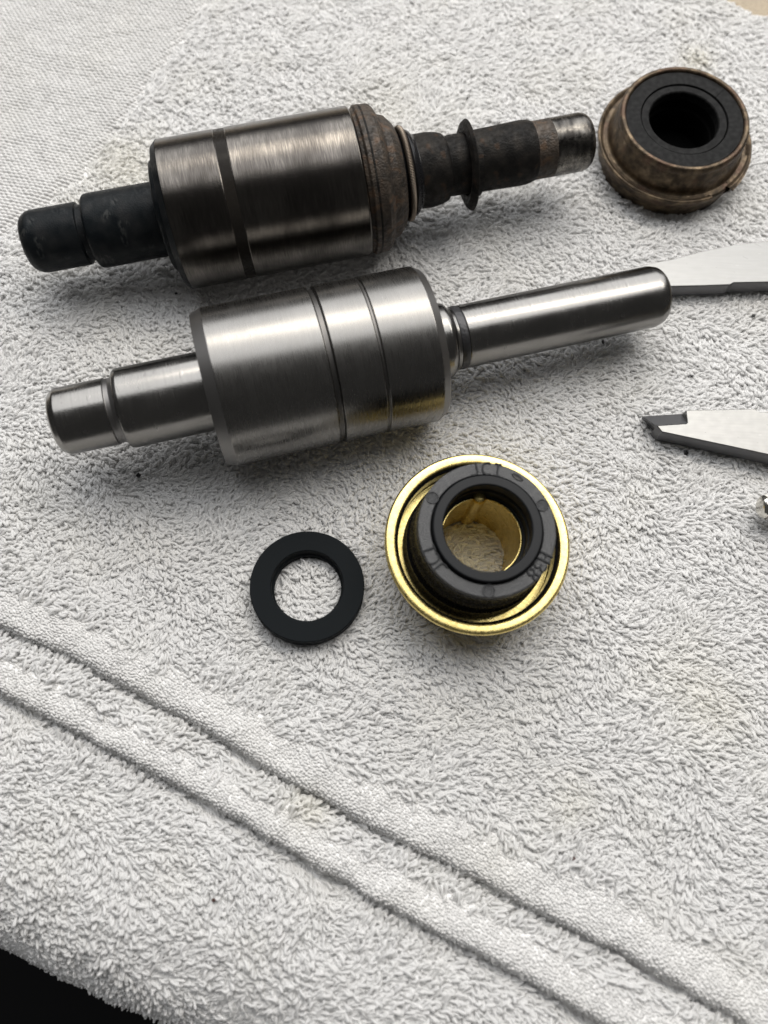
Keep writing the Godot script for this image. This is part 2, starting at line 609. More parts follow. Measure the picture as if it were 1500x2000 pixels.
func rests() -> void:
	# [kind, ...]: "bar" from A to B with a radius; "disc" centre, inner and outer radius, underside; "plate" polygon, underside
	var na := Vector3(0, 12.549, -75.695)
	var ne := Vector3(0.95528, -0.04359, -0.29247)
	rest.append(["bar", na + ne * -35.3, na + ne * 7.9, 15.0])
	rest.append(["bar", na + ne * -65.5, na + ne * 57.4, 7.0])
	var oa := Vector3(0, 13.218, -117.06)
	var oe := Vector3(0.96781, 0.0097, -0.25149)
	rest.append(["bar", oa + oe * -47.6, oa + oe * -2.5, 14.55])
	rest.append(["bar", oa + oe * 15.4, oa + oe * 16.2, 9.3])
	rest.append(["disc", Vector2(-13.9, -31.1), 6.3, 10.8, -0.1])
	rest.append(["disc", Vector2(17.0, -38.8), 7.0, 15.6, 0.35])
	rest.append(["disc", Vector2(62.95, -136.4), 0.0, 16.2, -1.0])


func pressed(x: float, z: float) -> float:
	# underside of whatever lies here
	var y := 99.0
	for r: Array in rest:
		if r[0] == "bar":
			var a: Vector3 = r[1]
			var b: Vector3 = r[2]
			var d := Vector2(b.x - a.x, b.z - a.z)
			var t := Vector2(x - a.x, z - a.z).dot(d) / d.length_squared()
			if t < -0.02 or t > 1.02:
				continue
			var p := a.lerp(b, t)
			var off := Vector2(x - p.x, z - p.z).length()
			if off < r[3]:
				y = minf(y, p.y - sqrt(r[3] * r[3] - off * off))
		else:
			var q := Vector2(x, z).distance_to(r[1])
			if q > r[2] and q < r[3]:
				y = minf(y, r[4])
	return y


func towel() -> void:
	var t := thing("towel", "white terry towel with two woven bands spread under all the pump parts", "towel", Vector3.ZERO)
	# the woven ground
	var x0 := -135.0
	var z0 := -222.0
	var nx := 260
	var nz := 300
	var step := 1.0
	var hs := PackedFloat32Array()
	hs.resize((nx + 1) * (nz + 1))
	for j in nz + 1:
		for i in nx + 1:
			var x := x0 + i * step
			var z := z0 + j * step
			var h := free_height(x, z)
			h = minf(h, pressed(x, z) - 0.35)
			hs[j * (nx + 1) + i] = maxf(h, -60.0)
	var vs := PackedVector3Array()
	var ns := PackedVector3Array()
	var cs := PackedColorArray()
	var us := PackedVector2Array()
	var ix := PackedInt32Array()
	for j in nz + 1:
		for i in nx + 1:
			var x := x0 + i * step
			var z := z0 + j * step
			var k := j * (nx + 1) + i
			vs.append(Vector3(x, hs[k], z) * MM)
			var hx := hs[k + (1 if i < nx else 0)] - hs[k - (1 if i > 0 else 0)]
			var hz := hs[k + (nx + 1 if j < nz else 0)] - hs[k - (nx + 1 if j > 0 else 0)]
			ns.append(Vector3(-hx / (2 * step), 1, -hz / (2 * step)).normalized())
			cs.append(Color.WHITE)
			us.append(Vector2(x, z) * 0.1)
	for j in nz:
		for i in nx:
			var x := x0 + (i + 0.5) * step
			var z := z0 + (j + 0.5) * step
			if corner(x, z) < 0.0 or front(x, z) < -9.0:
				continue
			var a := j * (nx + 1) + i
			ix.append_array(PackedInt32Array([a, a + 1, a + nx + 2, a, a + nx + 2, a + nx + 1]))
	part(t, "ground_weave", arrays(vs, ns, us, ix, cs), M.cloth)
	# the pile: yarn loops leaning with the nap
	var kinds := 5
	var loops: Array = []
	var spots: Array = []
	var tints: Array = []
	for k in kinds:
		loops.append(loop_mesh(k))
		spots.append([])
		tints.append([])
	var knots: Array = []
	var knot_tints: Array = []
	var pitch := 0.52
	var x := -118.0
	while x < 112.0:
		var z := -212.0
		while z < 56.0:
			z += pitch
			var px := x + rng.randf_range(-0.42, 0.42)
			var pz := z + rng.randf_range(-0.42, 0.42)
			var lim := 0.72 * (pz + 215.0) + 4.0
			if absf(px) > 106.0 - 0.155 * (pz + 200.0) and px < 0.0 and px > -200.0 and absf(px) > 108.0 - 0.16 * (pz + 200.0):
				continue
			if px > 102.0 - 0.115 * (pz + 200.0) or lim < 0.0:
				continue
			if corner(px, pz) < 0.2 or front(px, pz) < -4.0:
				continue
			var d1 := crease(1, px, pz)
			var d2 := crease(2, px, pz)
			var w1 := 6.2 + 0.016 * (px + 60.0)
			var in_band := (d1 > -0.4 and d1 < w1 + rng.randf_range(-1.6, 1.6)) or (d2 > -0.4 and d2 < w1 * 0.78 + rng.randf_range(-1.4, 1.4))
			if in_band or flat_weave(px, pz) > rng.randf_range(-0.6, 1.0):
				continue
			if (d1 > -1.3 and d1 <= -0.4) or (d2 > -1.3 and d2 <= -0.4):
				continue
			var under := pressed(px, pz)
			var h := minf(free_height(px, pz), under - 0.35)
			var room := clampf((under - h) / 1.9, 0.16, 1.0)
			var nap := 0.35 + 1.5 * n_nap.get_noise_2d(px, pz) * 1.6 + rng.randf_range(-0.75, 0.75)
			var lean := rng.randf_range(1.02, 1.52)
			var size := rng.randf_range(0.8, 1.2) * lerpf(0.42, 1.0, smoothstep(0.5, 12.0, front(px, pz)))
			lean = lerpf(1.45, lean, smoothstep(-1.0, 6.0, front(px, pz)))
			var b := Basis(Vector3.UP, -nap) * Basis(Vector3.FORWARD, lean) * Basis(Vector3.UP, rng.randf_range(-0.9, 0.9))
			b = b.scaled_local(Vector3(size, size * rng.randf_range(0.85, 1.15), size))
			b = Basis.from_scale(Vector3(1, room, 1)) * b
			var k := rng.randi() % kinds
			spots[k].append(Transform3D(b, Vector3(px, h - 0.1, pz) * MM))
			tints[k].append(tint(px, pz))
		x += pitch
	for k in kinds:
		stuff(t, "terry_loops", loops[k], M.yarn, spots[k], tints[k])
	# the flat weave: rows of floats, coarse on the border and fine on the two bands
	var row := 0
	var z := -214.0
	while z < -95.0:
		var xx := -112.0 + (0.62 if row % 2 else 0.0)
		while xx < -44.0:
			var px := xx + rng.randf_range(-0.08, 0.08)
			var pz := z + 0.16 * (xx + 112.0) + rng.randf_range(-0.06, 0.06)
			if flat_weave(px, pz) > -0.4 and absf(px) < 110.0:
				knots.append(knot(px, pz, 0.16, 1.22, 1.15))
				knot_tints.append(tint(px, pz))
			xx += 1.24
		z += 0.86
		row += 1
	for which in [1, 2]:
		row = 0
		var d := -0.8
		while d < (8.4 if which == 1 else 6.8):
			var xx := -95.0 + (0.27 if row % 2 else 0.0)
			while xx < 80.0:
				var zc := along(C1X, C1Z, xx) if which == 1 else along(C2X, C2Z, xx)
				var px := xx + rng.randf_range(-0.2, 0.2)
				var pz := zc - d / 0.905 + rng.randf_range(-0.16, 0.16)
				var w := (6.2 + 0.016 * (px + 60.0)) * (1.0 if which == 1 else 0.78)
				if pz < 56.0 and front(px, pz) > -2.0 and d < w + rng.randf_range(-0.6, 1.2):
					knots.append(knot(px, pz, 0.42 + rng.randf_range(-0.5, 0.5), rng.randf_range(0.5, 0.75), rng.randf_range(0.6, 0.9)))
					knot_tints.append(tint(px, pz))
				xx += 0.55
			d += 0.38
			row += 1
	stuff(t, "woven_floats", knot_mesh(), M.float_yarn, knots, knot_tints)
	# loose fibres standing off the two bands and out of the pile
	var hairs: Array = []
	var hair_tints: Array = []
	for k in 7000:
		var which := 1 + k % 2
		var hx := rng.randf_range(-92.0, 78.0)
		var hd := rng.randf_range(-1.6, 8.0 if which == 1 else 6.2)
		var hz := (along(C1X, C1Z, hx) if which == 1 else along(C2X, C2Z, hx)) - hd / 0.905
		if hz > 55.0 or front(hx, hz) < -1.0:
			continue
		var b := Basis(Vector3.UP, rng.randf() * TAU) * Basis(Vector3.FORWARD, rng.randf_range(0.6, 1.5))
		hairs.append(Transform3D(b.scaled(Vector3.ONE * rng.randf_range(0.6, 1.5)), Vector3(hx, free_height(hx, hz) + 0.1, hz) * MM))
		hair_tints.append(tint(hx, hz) * 0.9)
	stuff(t, "loose_fibres", hair_mesh(), M.float_yarn, hairs, hair_tints)


func tint(x: float, z: float) -> Color:
	# undyed white cotton with its few yellowed stains
	var k := rng.randf_range(0.94, 1.0)
	var c := Color(0.975 * k, 0.972 * k, 0.966 * k)
	var s := 0.0
	for q: Array in [[-62.0, -128.0, 9.0, 0.10], [-72.0, -112.0, 7.0, 0.10], [-12.0, 8.0, 4.0, 0.10], [20.0, 16.0, 6.0, 0.06], [60.0, -12.0, 9.0, 0.06], [73.0, -168.0, 4.0, 0.12], [34.0, 6.0, 5.0, 0.05], [-4.0, -150.0, 10.0, 0.05]]:
		s = maxf(s, q[3] * exp(-pow(Vector2(x - q[0], z - q[1]).length() / q[2], 2.0)))
	s *= 0.55
	s += 0.02 * maxf(0.0, n_low.get_noise_2d(x * 2.0 + 70, z * 2.0))
	return Color(c.r * (1.0 - s * 0.25), c.g * (1.0 - s * 0.4), c.b * (1.0 - s))


func stuff(parent: Node, called: String, mesh: Mesh, m: Material, at: Array, tints: Array) -> void:
	var mm := MultiMesh.new()
	mm.transform_format = MultiMesh.TRANSFORM_3D
	mm.use_colors = true
	mm.mesh = mesh
	mm.instance_count = at.size()
	for i in at.size():
		mm.set_instance_transform(i, at[i])
		mm.set_instance_color(i, tints[i])
	var o := MultiMeshInstance3D.new()
	o.name = called
	o.multimesh = mm
	o.material_override = m
	o.set_meta("kind", "stuff")
	parent.add_child(o, true)


func loop_mesh(k: int) -> ArrayMesh:
	# one yarn loop: up, over and back down, a little twisted
	var path := PackedVector3Array()
	var rad := PackedFloat32Array()
	var wide: float = [0.42, 0.34, 0.5, 0.3, 0.46][k]
	var tall: float = [1.75, 2.0, 1.45, 1.8, 1.3][k]
	var twist: float = [0.5, -0.7, 0.9, 1.4, -1.1][k]
	for i in 9:
		var a := PI * i / 8.0
		var p := Vector3(-cos(a) * wide, 0, 0)
		p.y = tall * pow(sin(a), 0.75)
		p = p.rotated(Vector3.UP, twist * p.y / tall)
		p.x += 0.22 * sin(p.y * 1.7 + k)
		p.z += 0.18 * cos(p.y * 2.1 + 2.0 * k) - 0.18
		path.append(p)
		rad.append(0.205 + 0.065 * sin(a) + 0.02 * sin(3.0 * a + k))
	return tube(path, rad, 6)


func hair_mesh() -> ArrayMesh:
	var path := PackedVector3Array()
	var rad := PackedFloat32Array()
	for i in 7:
		var u := i / 6.0
		path.append(Vector3(0.35 * sin(u * 3.4), u * 0.8, 0.22 * sin(u * 5.0)))
		rad.append(0.05 * (1.0 - 0.6 * u))
	return tube(path, rad, 4)


func knot_mesh() -> ArrayMesh:
	var path := PackedVector3Array()
	var rad := PackedFloat32Array()
	for i in 7:
		var u := i / 6.0
		path.append(Vector3((u - 0.5) * 0.95, 0.22 * sin(PI * u) - 0.1, 0))
		rad.append(0.10 + 0.24 * pow(sin(PI * (0.08 + 0.84 * u)), 0.7))
	return tube(path, rad, 6)


func knot(x: float, z: float, turn: float, long: float, wide: float) -> Transform3D:
	var h := minf(free_height(x, z), pressed(x, z) - 0.35)
	var hx := free_height(x + 0.4, z) - free_height(x - 0.4, z)
	var hz := free_height(x, z + 0.4) - free_height(x, z - 0.4)
	var up := Vector3(-hx / 0.8, 1, -hz / 0.8).normalized()
	var ax := Vector3(cos(turn), 0, sin(turn)).rotated(Vector3.UP, rng.randf_range(-0.2, 0.2))
	ax = (ax - up * ax.dot(up)).normalized()
	var b := Basis(ax, up, ax.cross(up))
	return Transform3D(b.scaled_local(Vector3(long, wide * rng.randf_range(0.8, 1.2), wide)), Vector3(x, h + 0.02, z) * MM)


# ==================================================================== bearings
func on_axis(o: Node3D, a: Vector3, e: Vector3) -> void:
	# local y runs along the shaft, local x points down so that texture seams lie underneath
	var y := e.normalized()
	var x := (Vector3.DOWN - y * Vector3.DOWN.dot(y)).normalized()
	o.transform = Transform3D(Basis(x, y, x.cross(y)), a * MM)


func prof(list: Array) -> Array:
	# (position along the shaft, radius) pairs into lathe points (radius, position)
	var out: Array = []
	for k in range(0, list.size(), 2):
		out.append(Vector2(list[k + 1], list[k]))
	return out


func new_shaft() -> void:
	var o := thing("water_pump_bearing", "clean bright steel pump bearing with two grooves round its ring and a long plain shaft", "pump bearing", Vector3.ZERO)
	on_axis(o, Vector3(0, 12.549, -75.695), Vector3(0.95528, -0.04359, -0.29247))
	var ring := part(o, "outer_ring", lathe(prof([-35.25, 12.3, -35.25, 14.15, -33.05, 15.0, -13.62, 15.0, -13.42, 14.35, -12.55, 14.35, -12.3, 15.0, -4.45, 15.0, -4.3, 14.65, -3.85, 14.65, -3.7, 15.0, 6.4, 15.0, 7.9, 14.2, 7.9, 12.3]), 0.12, 160), M.ground_steel)
	part(ring, "groove_liner", lathe(prof([-13.40, 14.36, -12.57, 14.36]), 0.0, 128), M.groove_steel)
	part(ring, "groove_liner", lathe(prof([-4.29, 14.66, -3.86, 14.66]), 0.0, 128), M.groove_steel)
	part(ring, "chamfer", lathe(prof([-35.22, 14.17, -33.12, 14.985]), 0.0, 128), M.turned_steel)
	part(ring, "chamfer", lathe(prof([6.47, 14.985, 7.87, 14.225]), 0.0, 128), M.turned_steel)
	part(o, "end_shield", lathe(prof([-34.4, 7.5, -34.4, 11.6, -34.7, 12.3]), 0.1), M.black_rubber)
	part(o, "end_shield", lathe(prof([7.2, 12.3, 7.0, 11.6, 7.0, 7.0]), 0.1), M.black_rubber)
	part(o, "stepped_shaft", lathe(prof([-63.6, 0.0, -63.55, 4.9, -63.2, 5.45, -62.1, 6.2, -53.3, 6.25]), 0.25), M.polished_steel)
	part(o, "relief_groove", lathe(prof([-53.3, 6.25, -53.1, 6.02, -52.3, 6.02, -51.6, 6.35]), 0.1), M.turned_steel)
	part(o, "thick_shaft", lathe(prof([-51.6, 6.35, -51.45, 7.0, -51.2, 7.28, -50.6, 7.48, -33.0, 7.48]), 0.12), M.polished_steel)
	part(o, "shaft_collar", lathe(prof([6.5, 7.25, 11.1, 7.25, 11.7, 7.0, 12.3, 6.2, 12.95, 6.05]), 0.2), M.polished_steel)
	part(o, "dark_band", lathe(prof([12.95, 6.0, 13.1, 6.12, 13.8, 6.22, 14.4, 6.16, 14.6, 6.05]), 0.15), M.dark_collar)
	part(o, "long_shaft", lathe(prof([14.6, 6.05, 14.75, 6.15, 54.7, 6.15, 56.3, 5.75, 57.0, 5.2, 57.2, 4.4, 57.3, 0.0]), 0.25), M.polished_steel)


func old_shaft() -> void:
	var o := thing("water_pump_bearing", "worn oil-stained pump bearing with black shaft, brown rusty cap and loose flange ring", "pump bearing", Vector3.ZERO)
	on_axis(o, Vector3(0, 13.218, -117.06), Vector3(0.96781, 0.0097, -0.25149))
	part(o, "outer_ring", lathe(prof([-47.4, 11.5, -47.55, 13.5, -46.3, 14.55, -35.1, 14.55, -34.95, 14.45, -32.75, 14.45, -32.6, 14.55, -8.3, 14.55, -7.9, 14.2]), 0.12, 160), M.old_ring)
	part(o, "chamfer", lathe(prof([-47.4, 11.6, -47.57, 13.51, -46.33, 14.56]), 0.06, 128), M.black_steel)
	part(o, "stained_band", lathe(prof([-34.93, 14.462, -32.77, 14.462]), 0.0, 128), M.old_band)
	part(o, "end_shield", lathe(prof([-46.8, 7.2, -48.6, 8.3, -49.0, 9.9, -48.7, 10.7, -47.4, 11.1, -47.0, 11.6]), 0.3, 112, 0.5, 11.0), M.black_steel)
	part(o, "shaft_tip", lathe(prof([-76.7, 0.0, -76.6, 4.7, -76.1, 5.35, -75.1, 5.95, -74.2, 6.12, -65.2, 6.12, -65.1, 5.5, -63.7, 5.45]), 0.25), M.black_steel)
	part(o, "thick_shaft", lathe(prof([-63.7, 5.45, -63.6, 6.75, -63.2, 7.15, -62.5, 7.28, -45.5, 7.28]), 0.1), M.black_steel)
	var cap := part(o, "rusty_cap", lathe(prof([-7.9, 13.7, -7.2, 13.9, -6.9, 14.45, -4.0, 14.35, -3.3, 13.75, -2.55, 12.25, -2.0, 12.05, -1.1, 11.75, 0.2, 10.3, 0.7, 9.4, 0.5, 8.6]), 0.18, 128, 0.14, 3.0), M.rust)
	part(cap, "joint_line", lathe(prof([-6.1, 14.45, -5.9, 14.48, -5.7, 14.44]), 0.0, 128, 0.14, 3.0), M.sooty)
	part(o, "rubber_collar", lathe(prof([0.4, 8.9, 0.9, 8.7, 1.3, 8.2, 2.4, 8.1, 3.0, 8.5, 3.6, 8.2, 4.2, 7.4, 4.6, 7.3]), 0.15), M.black_rubber)
	part(o, "garter_spring", coil(8.75, 0.56, 0.13, 200), M.spring).position = Vector3(0, 1.9, 0) * MM
	part(o, "sooty_sleeve", lathe(prof([4.2, 7.3, 5.8, 7.28, 7.0, 7.35, 9.2, 7.05, 10.5, 6.6, 11.0, 5.85, 12.0, 6.0, 13.8, 5.95, 15.2, 5.95]), 0.3, 112, 0.12, 30.0), M.sooty)
	var sl := part(o, "loose_flange", lathe(prof([15.0, 5.9, 14.6, 7.4, 15.1, 8.5, 15.7, 8.95, 15.88, 8.87, 15.5, 8.3, 15.1, 7.3, 16.0, 6.4, 17.6, 6.2]), 0.08, 112, 0.2, 55.0), M.sooty)
	sl.rotation = Vector3(0.03, 0, -0.02)
	part(o, "rusty_sleeve", lathe(prof([15.6, 6.0, 17.6, 6.15, 21.0, 6.2, 25.8, 6.3, 27.8, 6.32, 28.8, 6.15, 29.6, 5.85]), 0.3, 112, 0.14, 70.0), M.sooty)
	part(o, "rusty_sleeve", lathe(prof([29.6, 5.8, 30.1, 5.72, 33.6, 5.78, 33.7, 5.74]), 0.1, 112, 0.1, 77.0), M.rust)
	part(o, "bare_shaft_end", lathe(prof([33.6, 5.74, 33.8, 5.8, 40.2, 5.8, 41.3, 5.5, 42.0, 4.9, 42.4, 4.0, 42.5, 0.0]), 0.3), M.bare_end)


func coil(ring_r: float, coil_r: float, wire: float, turns: int) -> ArrayMesh:
	var path := PackedVector3Array()
	var rad := PackedFloat32Array()
	var per := 9
	for i in turns * per:
		var a := TAU * i / float(turns * per)
		var b := TAU * i / float(per)
		var r := ring_r + coil_r * cos(b)
		path.append(Vector3(cos(a) * r, coil_r * sin(b), sin(a) * r))
		rad.append(wire)
	return tube(path, rad, 5, true)


# ==================================================================== seals and washer
func tilted(o: Node3D, at: Vector3, up: Vector3) -> void:
	var y := up.normalized()
	var x := (Vector3.RIGHT - y * Vector3.RIGHT.dot(y)).normalized()
	o.transform = Transform3D(Basis(x, y, x.cross(y)), (at - y * at.y) * MM)


func rp(list: Array) -> Array:
	var out: Array = []
	for k in range(0, list.size(), 2):
		out.append(Vector2(list[k], list[k + 1]))
	return out


func letter(parent: Node3D, word: String, degrees: Array, r: float, y: float, size: float) -> void:
	var f := SystemFont.new()
	f.font_names = PackedStringArray(["Droid Sans Mono"])
	for k in word.length():
		var tm := TextMesh.new()
		tm.text = word[k]
		tm.font = f
		tm.font_size = 32
		tm.pixel_size = size / (0.72 * 32.0) * MM
		tm.depth = 0.42 * MM
		tm.curve_step = 0.5
		var o := part(parent, "letter", tm, M.carbon)
		var a := deg_to_rad(degrees[k])
		var out := Vector3(cos(a), 0, -sin(a))
		o.transform = Transform3D(Basis(Vector3(sin(a), 0, cos(a)), out, Vector3.UP), (out * r + Vector3(0, y, 0)) * MM)


func new_seal() -> void:
	var o := thing("pump_seal", "bright brass pump seal with raised black ring marked JCI and H38 inside", "pump seal", Vector3.ZERO)
	tilted(o, Vector3(17.2, 11.22, -38.59), Vector3(0.054, 1, 0.024))
	part(o, "brass_cup", lathe(rp([12.4, 4.6, 12.4, 5.3, 14.55, 5.3, 14.85, 5.7, 14.8, 9.9, 14.85, 10.8, 15.05, 11.12, 15.5, 11.25, 16.2, 11.27, 16.65, 11.15, 16.92, 10.85, 16.95, 10.3, 16.6, 10.0, 15.5, 9.95, 15.3, 9.5, 15.3, 1.4, 14.8, 0.5, 14.0, 0.2, 7.6, 0.2]), 0.12, 160), M.brass)
	part(o, "rubber_gasket", lathe(rp([14.82, 6.6, 14.45, 7.0, 14.45, 10.0, 14.95, 10.55]), 0.15, 128), M.black_rubber)
	part(o, "rubber_boot", lathe(rp([12.5, 4.8, 13.25, 5.4, 13.3, 6.4, 12.8, 8.0, 12.75, 9.5, 13.0, 10.3, 12.6, 11.2, 12.4, 12.6, 12.55, 13.6, 12.25, 14.6, 12.05, 16.6, 12.0, 18.3, 11.6, 18.7, 7.6, 18.7]), 0.35, 128), M.black_rubber)
	var b := part(o, "backing_ring", lathe(rp([11.6, 18.6, 11.88, 18.7, 11.92, 19.55, 11.75, 19.72, 9.75, 19.72, 9.6, 19.3, 9.55, 18.6]), 0.12, 128), M.phenolic)
	letter(b, "JCI", [101.5, 91.0, 80.5], 10.75, 19.72, 1.5)
	letter(b, "H38", [-25.0, -34.5, -44.5], 10.75, 19.72, 1.4)
	letter(b, "JCI", [-138.0, -147.5, -157.0], 10.75, 19.72, 1.5)
	for a in [151.9, 25.9, -89.0]:
		var t := deg_to_rad(a)
		var e := part(b, "ejector_mark", lathe(rp([1.15, 19.6, 1.12, 19.86, 0.92, 19.86, 0.88, 19.74, 0.0, 19.74]), 0.05, 32), M.phenolic)
		e.position = Vector3(cos(t), 0, -sin(t)) * 10.72 * MM
	var dm := part(b, "oval_dent", lathe(rp([1.0, 19.7, 0.9, 19.84, 0.0, 19.8]), 0.05, 32), M.black_rubber)
	dm.transform = Transform3D(Basis(Vector3.UP, deg_to_rad(-33)) * Basis.from_scale(Vector3(1.15, 1, 0.5)), Vector3(cos(1.06), 0, -sin(1.06)) * 10.95 * MM)
	part(o, "carbon_ring", lathe(rp([9.55, 18.6, 9.36, 20.4, 9.2, 20.55, 7.8, 20.55, 7.6, 20.3, 7.6, 18.6, 8.1, 18.2, 8.1, 16.6, 7.75, 16.4, 7.75, 14.6, 7.35, 14.3, 7.35, 1.0]), 0.1, 128), M.carbon)
	var s := part(o, "brass_sleeve", lathe(rp([7.3, 0.4, 7.3, 14.2, 7.2, 14.45, 7.0, 14.45, 6.92, 14.2, 6.92, 0.4]), 0.06, 128), M.brass)
	# a pressed key in the bore, with its small hole
	var a := deg_to_rad(93.0)
	var k := part(s, "key_tab", lathe(rp([1.35, 1.0, 1.35, 14.3, 1.1, 14.95, 0.6, 15.15, 0.0, 15.15]), 0.15, 24), M.brass)
	k.position = Vector3(cos(a), 0, -sin(a)) * 7.3 * MM
	var hole := part(s, "key_hole", lathe(rp([0.42, 0.0, 0.42, 0.12, 0.26, 0.16, 0.2, 0.02, 0.0, 0.02]), 0.03, 24), M.brass)
	hole.transform = Transform3D(Basis(Vector3(1, 0, 0), Vector3(0, 0, 1), Vector3(0, -1, 0)), (Vector3(cos(a), 0, -sin(a)) * 6.2 + Vector3(0, 12.4, 0)) * MM)


func old_seal() -> void:
	var o := thing("pump_seal", "tarnished brown bronze pump seal with a black carbon face and torn flange", "pump seal", Vector3.ZERO)
	tilted(o, Vector3(62.95, 12.5, -136.3), Vector3(-0.001, 1, 0.017))
	part(o, "bronze_housing", lathe(rp([14.6, -1.5, 15.6, -0.6, 16.0, 1.5, 16.4, 3.6, 16.75, 5.2, 16.4, 5.7, 15.3, 5.75, 14.95, 6.2, 14.85, 7.6, 14.5, 9.6, 14.2, 10.8, 14.3, 11.6, 14.15, 12.2, 13.8, 12.55, 13.25, 12.55, 12.95, 12.2, 12.9, 10.4]), 0.22, 160, 0.1, 9.0), M.bronze)
	# the flange lip is missing over a short stretch at the front right
	var gap0 := deg_to_rad(50.0)
	var gap1 := deg_to_rad(66.0)
	part(o, "flange_lip", lathe(rp([16.3, 3.4, 16.95, 4.6, 17.4, 5.8, 17.35, 6.25, 17.0, 6.4, 16.5, 6.1, 16.0, 5.6]), 0.12, 144, 0.12, 9.0, gap1, TAU + gap0), M.bronze)
	part(o, "torn_tab", torn_tab(), M.bronze)
	part(o, "carbon_face", lathe(rp([12.92, 10.8, 12.85, 12.0, 9.6, 12.0, 9.5, 11.4]), 0.1, 128), M.old_carbon)
	part(o, "raised_lip", lathe(rp([9.55, 10.9, 9.45, 11.45, 9.3, 11.75, 7.85, 11.75, 7.6, 11.45, 7.6, 9.6]), 0.12, 128), M.old_carbon)
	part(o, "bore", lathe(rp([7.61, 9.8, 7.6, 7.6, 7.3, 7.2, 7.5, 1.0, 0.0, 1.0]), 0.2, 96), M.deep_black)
	var cr := part(o, "crack", box(Vector3(3.1, 0.06, 0.15)), M.deep_black)
	var a := deg_to_rad(41.0)
	cr.transform = Transform3D(Basis(Vector3.UP, a + 0.12), (Vector3(cos(a), 0, -sin(a)) * 11.1 + Vector3(0, 11.99, 0)) * MM)


func torn_tab() -> ArrayMesh:
	# a bent tongue of the flange, folded out and down
	var st := SurfaceTool.new()
	st.begin(Mesh.PRIMITIVE_TRIANGLES)
	var n := 8
	for i in n:
		var q: Array = []
		for k in [i, i + 1]:
			var u := float(k) / n
			var a := deg_to_rad(lerpf(14.0, 46.0, u))
			var lift := 0.15 - 0.75 * u * u
			for r in [15.4, 17.4 + 0.35 * u]:
				q.append(Vector3(cos(a) * r, 6.0 + lift * (r - 15.2) * 0.55, sin(a) * r))
		for dy: float in [0.0, -0.4]:
			var up := Vector3.UP if dy == 0.0 else Vector3.DOWN
			var w := Vector3(0, dy, 0)
			tri(st, q[0] + w, q[1] + w, q[3] + w, up)
			tri(st, q[0] + w, q[3] + w, q[2] + w, up)
		var out: Vector3 = (q[1] + q[3]) * Vector3(1, 0, 1)
		var w2 := Vector3(0, -0.4, 0)
		tri(st, q[1], q[3], q[3] + w2, out)
		tri(st, q[1], q[3] + w2, q[1] + w2, out)
		if i == n - 1:
			tri(st, q[2], q[3], q[3] + w2, Vector3(-1, 0, 1))
			tri(st, q[2], q[3] + w2, q[2] + w2, Vector3(-1, 0, 1))
	return st.commit()


func washer() -> void:
	var o := part(null, "rubber_washer", lathe(rp([6.35, -0.1, 10.3, -0.1, 10.7, 0.4, 10.72, 3.3, 10.6, 3.62, 6.85, 3.62, 6.75, 3.4, 6.7, 2.0, 6.35, 1.7, 6.35, -0.1]), 0.1, 144), M.washer_rubber)
	tag(o, "flat matt black rubber washer beside the brass seal", "washer")
	tilted(o, Vector3(-13.9, 3.61, -31.09), Vector3(0.042, 1, -0.034))


